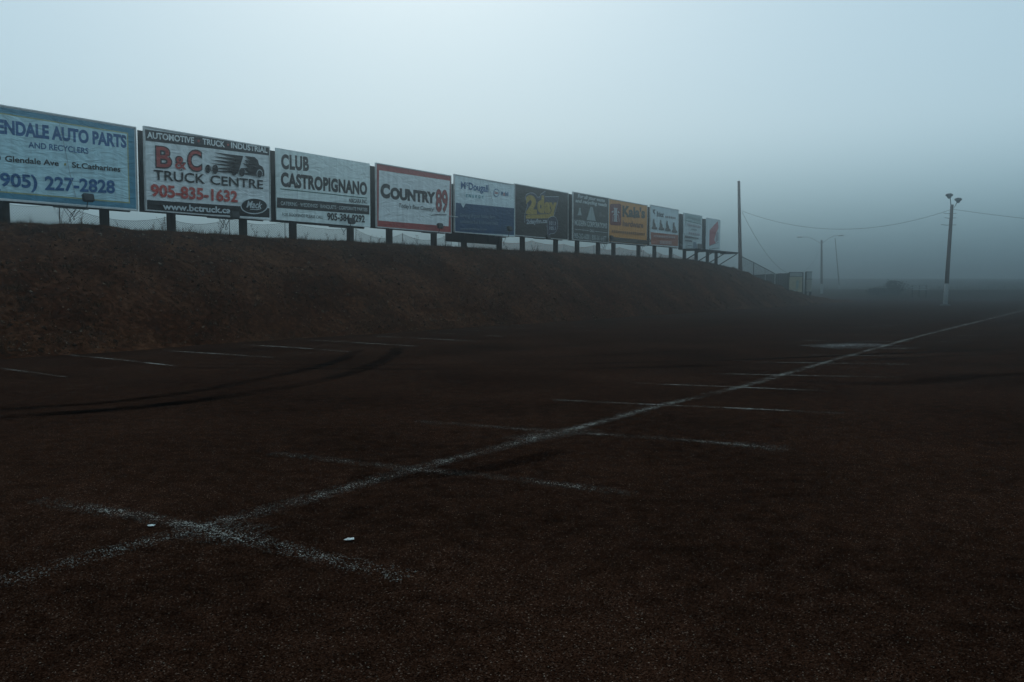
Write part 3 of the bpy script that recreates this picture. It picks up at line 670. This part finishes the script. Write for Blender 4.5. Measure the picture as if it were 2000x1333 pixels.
# ------------------------------------------------------------------ mesh fence on the bank behind the boards
def mesh_fence(sa, sb, n0, mat, label, pitch, rad, seed):
    rng = random.Random(seed)
    s_list = [sa]
    while s_list[-1] < sb - 2: s_list.append(s_list[-1] + rng.uniform(2.6, 4.6))
    tops = [bank_z(s_, n0) + rng.uniform(0.85, 1.12) for s_ in s_list]
    root = empty('mesh_fence', sn(sa, n0, bank_z(sa, n0)), ROT); z00 = bank_z(sa, n0)
    tag(root, label, 'fence')
    for s_, t_ in zip(s_list, tops):
        g = bank_z(s_, n0)
        MB().tube([(s_ - sa, 0.03, g - z00 - 0.3), (s_ - sa + rng.uniform(-0.05, 0.05), 0.03, t_ - z00 + 0.03)], 0.018, seg=6).build('fence_post', galv if rng.random() < 0.5 else wire_dark, root)
    for k in range(len(s_list) - 1):
        a, c, ta, tb = s_list[k], s_list[k + 1], tops[k], tops[k + 1]; sag = rng.uniform(0.12, 0.38)
        def top(x):
            t = (x - a) / (c - a); return ta + (tb - ta) * t - sag * 4 * t * (1 - t)
        def bot(x): return bank_z(x, n0) - 0.05
        mb = MB(); nz_ = 9
        def strand(x0, dirn):
            pts = []
            for i in range(nz_ + 1):
                f_ = i / nz_; x = x0 + dirn * f_ * 0.9
                if x < a or x > c: 
                    if pts: break
                    continue
                pts.append((x, bot(x) + (top(x) - bot(x)) * f_))
            for (xa, za), (xb, zb) in zip(pts, pts[1:]):
                dx, dz = xb - xa, zb - za; l_ = math.hypot(dx, dz) or 1; ox, oz = -dz / l_ * rad, dx / l_ * rad
                yo = 0.006 * dirn
                mb.quad((xa - ox - sa, yo, za - oz - z00), (xb - ox - sa, yo, zb - oz - z00), (xb + ox - sa, yo, zb + oz - z00), (xa + ox - sa, yo, za + oz - z00))
        x = a - 0.9
        while x < c + 0.9: strand(x, 1); strand(x, -1); x += pitch
        tp = [a + (c - a) * i / 10 for i in range(11)]
        mb.tube([(x - sa, 0, top(x) - z00) for x in tp], rad * 1.2, seg=4, cap=False)
        o = mb.build('netting', mat, root); o['kind'] = 'stuff'
mesh_fence(-6.0, 40.5, 31.0, wire_dark, 'sagging dark wire mesh fence behind the first billboards', 0.10, 0.005, 3)
mesh_fence(41.0, 80.0, 31.2, wire_orange, 'sagging faded orange mesh fence behind the far billboards', 0.10, 0.008, 5)

# ------------------------------------------------------------------ dry grass, stones and weeds on the bank
def pieces(name, items, mat, label, cat):
    v, f, tone = [], [], []
    for pts, faces, t in items:
        k = len(v); v += pts; f += [tuple(k + i for i in q) for q in faces]; tone += [t] * len(pts)
    me = bpy.data.meshes.new(name); me.from_pydata(v, [], f); me.update(); me.materials.append(mat)
    a = me.attributes.new('tone', 'FLOAT', 'POINT'); a.data.foreach_set('value', tone)
    o = bpy.data.objects.new(name, me); C.objects.link(o)
    return tag(o, label, cat, kind='stuff')
rng = random.Random(11)
def stone(x, y, z, r):
    p = []
    for dx, dy, dz in ((1, 0, 0), (0, 1, 0), (-1, 0, 0), (0, -1, 0), (0, 0, 0.8), (0, 0, -0.6)):
        k = r * rng.uniform(0.6, 1.3); p.append((x + dx * k + rng.uniform(-.3, .3) * r, y + dy * k + rng.uniform(-.3, .3) * r, z + dz * k))
    return p, ((0, 1, 4), (1, 2, 4), (2, 3, 4), (3, 0, 4), (1, 0, 5), (2, 1, 5), (3, 2, 5), (0, 3, 5)), rng.random()
items = []
while len(items) < 42000:
    s_ = rng.uniform(6, 62) if rng.random() < 0.85 else rng.uniform(60, 95); n_ = 21.2 + 6.0 * rng.random() ** 1.3
    if fbm(s_, n_, 0.35, 3, 4.4) + 0.25 < rng.uniform(-0.5, 0.6): continue
    p = sn(s_, n_); items.append(stone(p.x, p.y, bank_z(s_, n_) + 0.004, rng.uniform(0.010, 0.034) if rng.random() < 0.97 else rng.uniform(0.04, 0.08)))
stone_m = toned('mixed_stones', ((0, (0.004, 0.0025, 0.0016)), (0.50, (0.022, 0.012, 0.008)), (0.80, (0.060, 0.040, 0.029)), (1, (0.17, 0.14, 0.11))))
pieces('bank_gravel', items, stone_m, 'loose stones and clods strewn over the earth bank', 'gravel')
def blade(x, y, z, h, lean, w):
    a = rng.uniform(0, 6.28); bx, by = math.cos(a), math.sin(a); c = rng.uniform(0, 6.28); lx, ly = math.cos(c) * lean * h, math.sin(c) * lean * h
    pts = [(x - bx * w, y - by * w, z - 0.02), (x + bx * w, y + by * w, z - 0.02), (x + bx * w * .6 + lx * .4, y + by * w * .6 + ly * .4, z + h * .6), (x - bx * w * .6 + lx * .4, y - by * w * .6 + ly * .4, z + h * .6), (x + lx, y + ly, z + h * rng.uniform(.75, 1))]
    return pts, ((0, 1, 2, 3), (3, 2, 4)), rng.random()
items = []
for _ in range(15000):                                  # along the crest
    s_ = rng.uniform(8, 92); n_ = rng.gauss(28.2, 0.55)
    dens = 0.5 + 0.9 * fbm(s_, 1.0, 0.3, 3, 7.7)
    h = rng.uniform(0.05, 0.16) * (0.6 + max(0, dens)) * (1.7 if rng.random() < 0.05 else 1)
    p = sn(s_, n_); items.append(blade(p.x, p.y, bank_z(s_, n_), h, rng.uniform(0.1, 0.9), rng.uniform(0.003, 0.007)))
while len(items) < 70000:                               # tufts on the slope
    s_ = rng.uniform(4, 95); n_ = rng.uniform(21.3, 27.8)
    if fbm(s_, n_, 0.5, 3, 1.4) < rng.uniform(-0.25, 0.5): continue
    for _ in range(7):
        a, c = s_ + rng.gauss(0, 0.07), n_ + rng.gauss(0, 0.07); p = sn(a, c)
        items.append(blade(p.x, p.y, bank_z(a, c), rng.uniform(0.03, 0.11), rng.uniform(0.3, 1.6), rng.uniform(0.003, 0.008)))
for _ in range(420):                                    # coarser tussocks
    s_, n_ = rng.uniform(4, 88), 21.6 + 5.9 * rng.random(); sp, hh_ = rng.uniform(0.06, 0.2), rng.uniform(0.10, 0.26)
    for _ in range(45):
        a, c = s_ + rng.gauss(0, sp), n_ + rng.gauss(0, sp); p = sn(a, c)
        items.append(blade(p.x, p.y, bank_z(a, c), hh_ * rng.uniform(0.4, 1), rng.uniform(0.3, 1.3), rng.uniform(0.004, 0.009)))
for _ in range(7000):                                   # thin turf along the foot
    s_ = rng.uniform(4, 60); n_ = 21.5 + abs(rng.gauss(0, 0.35))
    if fbm(s_, 2.0, 0.25, 3, 8.8) < rng.uniform(-0.4, 0.4): continue
    p = sn(s_, n_); bl = blade(p.x, p.y, max(0.0, bank_z(s_, n_)), rng.uniform(0.03, 0.08), rng.uniform(0.3, 1.2), 0.006)
    items.append((bl[0], bl[1], rng.uniform(0.7, 0.97)))
grass_m = toned('dry_grass', ((0, (0.008, 0.005, 0.003)), (0.5, (0.032, 0.016, 0.008)), (0.85, (0.065, 0.036, 0.018)), (1, (0.12, 0.08, 0.045))))
pieces('dry_grass', items, grass_m, 'short dry brown grass on the crest and slope of the bank', 'grass')
items = []
while len(items) < 9000:                                # loose chippings on the near asphalt
    px, py = rng.uniform(-50, 2050), 600 + 760 * rng.random() ** 0.8
    if py < 640: continue
    p = gnd(px, py); items.append(stone(p.x, p.y, 0.003, rng.uniform(0.002, 0.0048)))
pieces('loose_chippings', items, stone_m, 'fine loose stone chippings scattered over the asphalt', 'gravel')

def weed_mesh(seed):
    r = random.Random(seed); mb = MB()
    for k in range(r.randint(5, 9)):
        h = r.uniform(0.25, 0.75); a = r.uniform(0, 6.28); ln = r.uniform(0.05, 0.45)
        q = [(math.cos(a) * ln * h * t * t + r.gauss(0, 0.006) + math.cos(a) * 0.03, math.sin(a) * ln * h * t * t + math.sin(a) * 0.03, h * t - 0.03) for t in (0, .25, .5, .75, 1)]
        mb.tube(q, 0.006, 0.003, 4, False)
        for t in range(r.randint(4, 9)):
            i = r.choice((1, 2, 3, 4, 4)); x, y, z = q[i]; c = r.uniform(0, 6.28); l_ = r.uniform(0.05, 0.14); up = r.uniform(0.2, 0.9)
            mb.tube([(x, y, z), (x + math.cos(c) * l_ * .6, y + math.sin(c) * l_ * .6, z + l_ * up)], 0.004, 0.007, 4, False)
    me_o = mb.build('tmp', grass_weed); me = me_o.data; C.objects.unlink(me_o); bpy.data.objects.remove(me_o); me.name = 'dry_weed'
    return me
grass_weed = plain('dead_weed', (0.05, 0.024, 0.012), 0.9, 0.4, 9, spec=0.1)
weeds = [weed_mesh(i) for i in range(6)]
for i, px in enumerate([60, 120, 160, 232, 300, 318, 372, 430, 500, 522, 545, 598, 640, 655, 705, 722, 740, 790, 806, 815, 870, 925, 990, 1042, 1050, 1105, 1215, 1232, 1268, 1290]):
    n_ = 28.0 + rng.uniform(-0.2, 0.7); s_, _ = on_n(px, 470, n_)
    o = bpy.data.objects.new('dry_weed', weeds[i % 6]); C.objects.link(o); o.location = sn(s_, n_, bank_z(s_, n_)); o.rotation_euler.z = rng.uniform(0, 6.28)
    k = rng.uniform(0.4, 0.8); o.scale = (k, k, k * rng.uniform(.8, 1.1))
    tag(o, 'dead brown weed stalks standing on the crest of the bank', 'weed', 'weeds on the bank crest')

# ------------------------------------------------------------------ poles, lamps and cables
def pole_obj(name, base, top, r0, r1, label, cat, white_h=0.0):
    root = empty(name, base); tag(root, label, cat)
    t = Vector(top) - Vector(base)
    k = 10; pts = [t * (i / k) for i in range(k + 1)]
    lo = white_h / t.z
    MB().tube([t * lo, t * (lo + (1 - lo) * .33), t * (lo + (1 - lo) * .66), t], r0 + (r1 - r0) * lo, r1, 12).build('shaft', pole_wood, root, True)
    if white_h: MB().tube([t * -0.04, t * lo * 0.5, t * lo * 0.999], r0 * 1.03, (r0 + (r1 - r0) * lo) * 1.03, 12).build('white_base', white_paint, root, True)
    return root, t
# pole at the end of the bank
sP, nP = on_n(1447, 520, 29.0)[0], 29.0
pb = sn(sP, nP, bank_z(sP, nP)); yP = pb.y
up_top = at_y(1443, 354, yP)
up_root, _ = pole_obj('utility_pole', pb - Vector((0, 0, 0.4)), up_top, 0.21, 0.13, 'tall bare wooden utility pole at the end of the earth bank', 'pole')
# lamp pole on the lot
lb = gnd(1846, 598); lt = at_y(1859.5, 400, lb.y)
lp, t = pole_obj('lamp_pole', lb, lt, 0.19, 0.13, 'leaning wooden pole with white base and two round lamps on the lot', 'lamp post', 1.95)
MB().lathe([(0.42, -0.02), (0.42, 0.10), (0.30, 0.16), (0.22, 0.17)], seg=14).build('kerb_collar', plain('dirty_concrete', (0.06, 0.055, 0.05), 0.9), lp)
for (ax, ay), off in (((1854, 383), 0.0), ((1871.5, 391.5), 0.25)):
    q = at_y(ax, ay, lb.y - off) - lb
    start = t - Vector((0.05 if ax > 1860 else 0.1, 0, 0.6 if ax > 1860 else 0.15))
    arm = MB().tube([start, start.lerp(q, 0.55) + Vector((0.05, 0, 0.0)), q + Vector((0, 0, 0.12))], 0.035, seg=6).build('lamp_arm', dark_metal, lp)
    o = MB().lathe([(0.08, -0.30), (0.14, -0.24), (0.17, -0.14), (0.29, -0.06), (0.31, 0.03), (0.24, 0.11), (0.08, 0.15)], tuple(q + Vector((0, 0, 0.06))), 14).build('lamp_head', dark_metal, lp, True)
for dz, ln in ((0.75, 0.75), (1.15, 0.6), (1.75, 0.9)):
    c_ = t - Vector((0, 0, dz)); MB().tube([c_ + Vector((-ln, 0, 0.02)), c_ + Vector((-ln * .5, 0, -0.03)), c_ + Vector((0.4, -0.02, 0))], 0.02, seg=5).build('wire_bracket', dark_metal, lp)
# far double lamp pole
fb = gnd(1605, 578); ft = at_y(1604.5, 469, fb.y)
fp, t2 = pole_obj('lamp_pole', fb, ft, 0.24, 0.17, 'distant pole with white base and two long arms carrying flat lamps', 'lamp post', 2.2)
for (ax, ay), (ex, ey) in (((1576, 463), (1557, 463.5)), ((1629, 461), (1648, 460))):
    st = t2 - Vector((0, 0, 0.7)); q = at_y(ax, ay, fb.y) - fb; e = at_y(ex, ey, fb.y) - fb
    MB().tube([st, st.lerp(q, 0.6) + Vector((0, 0, 0.15)), q, q.lerp(e, 0.45)], 0.06, seg=6).build('lamp_arm', galv, fp)
    m_ = q.lerp(e, 0.72); d_ = abs(e.x - q.x) * 0.33
    MB().lathe([(0.1, -0.14), (d_ * .8, -0.10), (d_, 0), (d_ * .8, 0.10), (0.12, 0.16)], tuple(m_), 10).build('lamp_head', galv, fp)
# thin leaning pole
tb = gnd(1640.5, 574); tt = at_y(1631, 465, tb.y)
pole_obj('thin_pole', tb, tt, 0.16, 0.09, 'thin leaning distant pole with white base beside the double lamp', 'pole', 2.0)
def cable(a, bb, sag, r, label):
    a, bb = Vector(a), Vector(bb)
    o = MB().tube([a.lerp(bb, i / 24) - Vector((0, 0, sag * 4 * (i / 24) * (1 - i / 24))) for i in range(25)], r, seg=5).build('power_cable', cable_mat)
    tag(o, label, 'cable')
upA = at_y(1448, 412, yP); lpA = at_y(1858, 409.5, lb.y)
cable(upA, lpA, 1.75, 0.014, 'black cable sagging between the tall utility pole and leaning lamp pole')
cable(lpA + Vector((0.15, -0.1, 0)), at_y(2200, 444, lb.y - 10), 0.15, 0.014, 'black cable running from the leaning lamp pole away over the lot')
cable(at_y(1449, 414, yP), at_y(1604, 482, fb.y), 5.6, 0.016, 'drooping cable from the tall utility pole down to the distant double lamp')

# ------------------------------------------------------------------ chain-link fence down the end of the bank
n0 = 29.6; sq = [on_n(px, 515, n0)[0] for px in (1449, 1472, 1495, 1514)]
rail = [on_n(px, py, n0)[1] for px, py in ((1449, 502), (1472, 513), (1495, 525), (1514, 535))]
cf = empty('chain_link_fence', sn(sq[0], n0, bank_z(sq[0], n0)), ROT); zc0 = bank_z(sq[0], n0)
tag(cf, 'chain-link fence with sloping top rail descending beside the utility pole', 'fence')
for s_, z in zip(sq[1:], rail[1:]):
    MB().tube([(s_ - sq[0], 0, -3.5 + bank_z(s_, n0) - zc0 + 2.6), (s_ - sq[0], 0, z - zc0)], 0.05, seg=6).build('fence_post', galv if s_ > sq[1] + 1 else dark_metal, cf)
MB().tube([(s_ - sq[0], 0, z - zc0) for s_, z in zip(sq, rail)], 0.045, seg=6).build('top_rail', dark_metal, cf)
lk = MB(); x = -3.0
def railz(x):
    s_ = sq[0] + x
    for i in range(3):
        if sq[i] <= s_ <= sq[i + 1]: return rail[i] + (rail[i + 1] - rail[i]) * (s_ - sq[i]) / (sq[i + 1] - sq[i]) - zc0
    return None
while x < sq[-1] - sq[0] + 3:
    for dr in (1, -1):
        pts = []
        for i in range(13):
            xx = x + dr * i * 0.2; tz = railz(xx)
            if tz is not None: pts.append((xx, 0.005 * dr, tz - 2.4 + i * 0.2))
        if len(pts) > 1: lk.tube([pts[0], pts[-1]], 0.006, seg=3, cap=False)
    x += 0.14
o = lk.build('chain_link', wire_dark, cf); o['kind'] = 'stuff'

# ------------------------------------------------------------------ board fence and notice boards at the far edge of the lot
YB = 101.0
fa, fz = at_y(1452, 538, YB + 0.5), at_y(1544, 533, YB)
bf = empty('board_fence', (fa.x, fa.y, -0.02), math.atan2(fz.y - fa.y, fz.x - fa.x)); tag(bf, 'dark board fence behind the yellow notice board', 'fence')
Lf = (Vector((fz.x, fz.y)) - Vector((fa.x, fa.y))).length; nb = 26; rngb = random.Random(5)
for i in range(nb):
    x0, x1 = Lf * i / nb, Lf * (i + 1) / nb - 0.012; h = fa.z + (fz.z - fa.z) * i / nb + rngb.uniform(-0.02, 0.02)
    MB().box(x0, x1, 0, 0.025 + rngb.uniform(0, 0.01), 0, h).build('board', board_back, bf)
for x in (0.3, Lf / 2, Lf - 0.3): MB().box(x - 0.06, x + 0.06, 0.04, 0.16, 0, min(fa.z, fz.z) - 0.1).build('post', wood, bf)
YN = 99.0
def notice(px0, px1, pt, pb_, split, body, head, label, yaw, posts, yy=YN):
    a, c = at_y(px0, pb_, yy), at_y(px1, pt, yy); w = c.x - a.x
    r = empty('notice_board', ((a.x + c.x) / 2, yy, 0.0), yaw); tag(r, label, 'sign')
    zs = at_y(px0, split, yy).z; w2 = w / 2 / math.cos(yaw)
    MB().box(-w2, w2, -0.03, 0.03, a.z, zs - 0.07).build('face_panel', body, r)
    MB().box(-w2 + 0.06, w2, -0.03, 0.03, zs, c.z).build('header_panel', head, r)
    fr = MB().box(-w2 - 0.05, w2 + 0.05, -0.05, 0.035, c.z + 0.003, c.z + 0.07).build('frame_strip', wood, r); MB().box(-w2 - 0.05, w2 + 0.05, -0.05, 0.035, zs - 0.067, zs - 0.003).build('frame_strip', wood, r)
    MB().box(-w2 - 0.05, w2 + 0.05, -0.05, 0.035, a.z - 0.07, a.z - 0.003).build('frame_strip', wood, r)
    for x in posts: MB().box(x * w2 - 0.09, x * w2 + 0.09, 0.04, 0.2, -0.2, c.z + 0.05).build('post', wood, r)
    return r, w2, a.z, zs
ylw = plain('faded_yellow_board', (0.30, 0.27, 0.18), 0.7, 0.2, 2); gry = plain('faded_grey_board', (0.22, 0.21, 0.18), 0.7, 0.2, 2); pal = plain('pale_header', (0.24, 0.27, 0.27), 0.7, 0.2, 3)
r, w2, z0, z1 = notice(1541.5, 1567, 533, 571, 540, ylw, pal, 'faded yellow notice board with pale header in front of the board fence', 0.0, (-0.95, 1.1))
mb = MB()
for q in ((0.05, 0.45, 0.35, 0.75), (0.0, 0.35, 0.20, 0.45), (-0.6, 0.4, 0.1, 0.14)): mb.quad((q[0] * w2, -0.034, z0 + q[2] * (z1 - z0)), (q[1] * w2, -0.034, z0 + q[2] * (z1 - z0)), (q[1] * w2, -0.034, z0 + q[3] * (z1 - z0)), (q[0] * w2, -0.034, z0 + q[3] * (z1 - z0)))
mb.build('print', plain('faded_blue_print', (0.16, 0.24, 0.25), 0.7), r)
r, w2, z0, z1 = notice(1573.5, 1586.5, 532, 570, 545, gry, pal, 'faded grey notice board beside the yellow one, turned aside', R(28), (-0.9, 0.95), YN + 0.6)

# ------------------------------------------------------------------ far things on the rise
def leaf_clump(name, loc, rx, ry, rz_, count, mat, seed, leaf=0.10):
    r = random.Random(seed); items = []
    lobes = [(r.uniform(-.45, .45), r.uniform(-.4, .4), r.uniform(0.25, .62), r.uniform(.35, .6)) for _ in range(9)]
    for _ in range(count):
        lx, ly, lz, lr = r.choice(lobes)
        d = Vector((r.gauss(0, 1), r.gauss(0, 1), r.gauss(0, 1))).normalized() * lr * r.uniform(0.55, 1.0)
        p = Vector(((lx + d.x) * rx, (ly + d.y) * ry, max(0.02, (lz + d.z * 0.8)) * rz_))
        a = Vector((r.gauss(0, 1), r.gauss(0, 1), r.gauss(0, 1))).normalized(); bq = a.orthogonal().normalized(); l_ = leaf * r.uniform(.6, 1.4)
        items.append(([tuple(p - a * l_), tuple(p + bq * l_ * .5), tuple(p + a * l_), tuple(p - bq * l_ * .5)], ((0, 1, 2, 3),), r.random()))
    v, f, tone = [], [], []
    for pts, faces, t_ in items:
        k = len(v); v += pts; f += [tuple(k + i for i in q) for q in faces]; tone += [t_] * len(pts)
    me = bpy.data.meshes.new(name); me.from_pydata(v, [], f); me.update(); me.materials.append(mat)
    at_ = me.attributes.new('tone', 'FLOAT', 'POINT'); at_.data.foreach_set('value', tone)
    o = bpy.data.objects.new(name, me); C.objects.link(o); return o
bush_m = toned('bush_leaves', ((0, (0.008, 0.007, 0.005)), (0.7, (0.018, 0.015, 0.010)), (1, (0.03, 0.026, 0.017))))
for px, y_, w, h, lab, sd in ((1752, 132, 2.5, 2.6, 'rounded dark bush standing on the far rise in the fog', 1), (1716, 134, 3.0, 1.5, 'low spreading bush beside the rounded bush on the far rise', 2)):
    x_ = (px - CX) / FOC * y_; z_ = rise(x_, y_)
    rt = empty('bush', (x_, y_, z_)); tag(rt, lab, 'bush')
    cr = leaf_clump('crown', None, w * 1.0, w * 0.8, h, 2600, bush_m, sd); cr.parent = rt
    st = MB(); rr_ = random.Random(sd)
    for k in range(6):
        a = k * 1.05; st.tube([(0.1 * math.cos(a), 0.1 * math.sin(a), -0.1), (0.5 * w * math.cos(a) * .5, 0.5 * w * math.sin(a) * .5, h * .35), (0.8 * w * math.cos(a) * .6, 0.8 * w * math.sin(a) * .6, h * .7)], 0.06, 0.02, 5)
    st.build('stem', wood, rt)
y_ = 122.0; a, c = at_y(1781, 568, y_), at_y(1811, 557, y_)
rt = empty('plank_barrier', ((a.x + c.x) / 2, y_, a.z), 0.0); tag(rt, 'low white plank barrier on the far rise beyond the lamp pole', 'barrier')
wv, hh = (c.x - a.x) / 2, c.z - a.z
for k in range(3): MB().box(-wv, wv, -0.03, 0.0, hh * (0.12 + 0.34 * k), hh * (0.12 + 0.34 * k) + 0.13).build('rail_plank', white_paint, rt)
for x in (-wv * .9, 0, wv * .9): MB().box(x - 0.06, x + 0.06, 0.003, 0.1, min(-0.3, rise(rt.location.x, y_) - a.z - 0.2), hh).build('post', wood, rt)
items = []
rg = random.Random(21)
for _ in range(16000):                                  # scrubby growth along the far rise
    x_, y__ = rg.uniform(80, 300), rg.uniform(170, 330); z_ = min(6.5, rise(x_, y__)); hmax = 0.25 + 0.7 * max(0, fbm(x_, y__, 0.12, 3, 3.3))
    p = Vector((x_, y__, z_ + rg.uniform(0, hmax))); a = Vector((rg.gauss(0, 1), rg.gauss(0, 1), rg.gauss(0, 1.5))).normalized(); bq = a.orthogonal().normalized(); l_ = rg.uniform(.1, .3)
    items.append(([tuple(p - a * l_), tuple(p + bq * l_ * .4), tuple(p + a * l_), tuple(p - bq * l_ * .4)], ((0, 1, 2, 3),), rg.random()))
pieces('far_scrub', items, bush_m, 'low dark scrub covering the far rise in fog', 'scrub')

# ------------------------------------------------------------------ fog
hz = MB().box(-3100, 3100, -3100, 3100, -1.5, HAZE_TOP)
hm = bpy.data.materials.new('fog'); hm.use_nodes = True
hn, hl = hm.node_tree.nodes, hm.node_tree.links
hn.clear(); ho = hn.new('ShaderNodeOutputMaterial'); pv = hn.new('ShaderNodeVolumePrincipled')
pv.inputs['Color'].default_value = HAZE_COLOR; pv.inputs['Density'].default_value = HAZE_DENSITY; pv.inputs['Anisotropy'].default_value = HAZE_ANISO
hl.new(pv.outputs[0], ho.inputs['Volume'])
tag(hz.build('haze', hm), 'grey-blue fog lying over the whole lot', 'fog', kind='stuff')
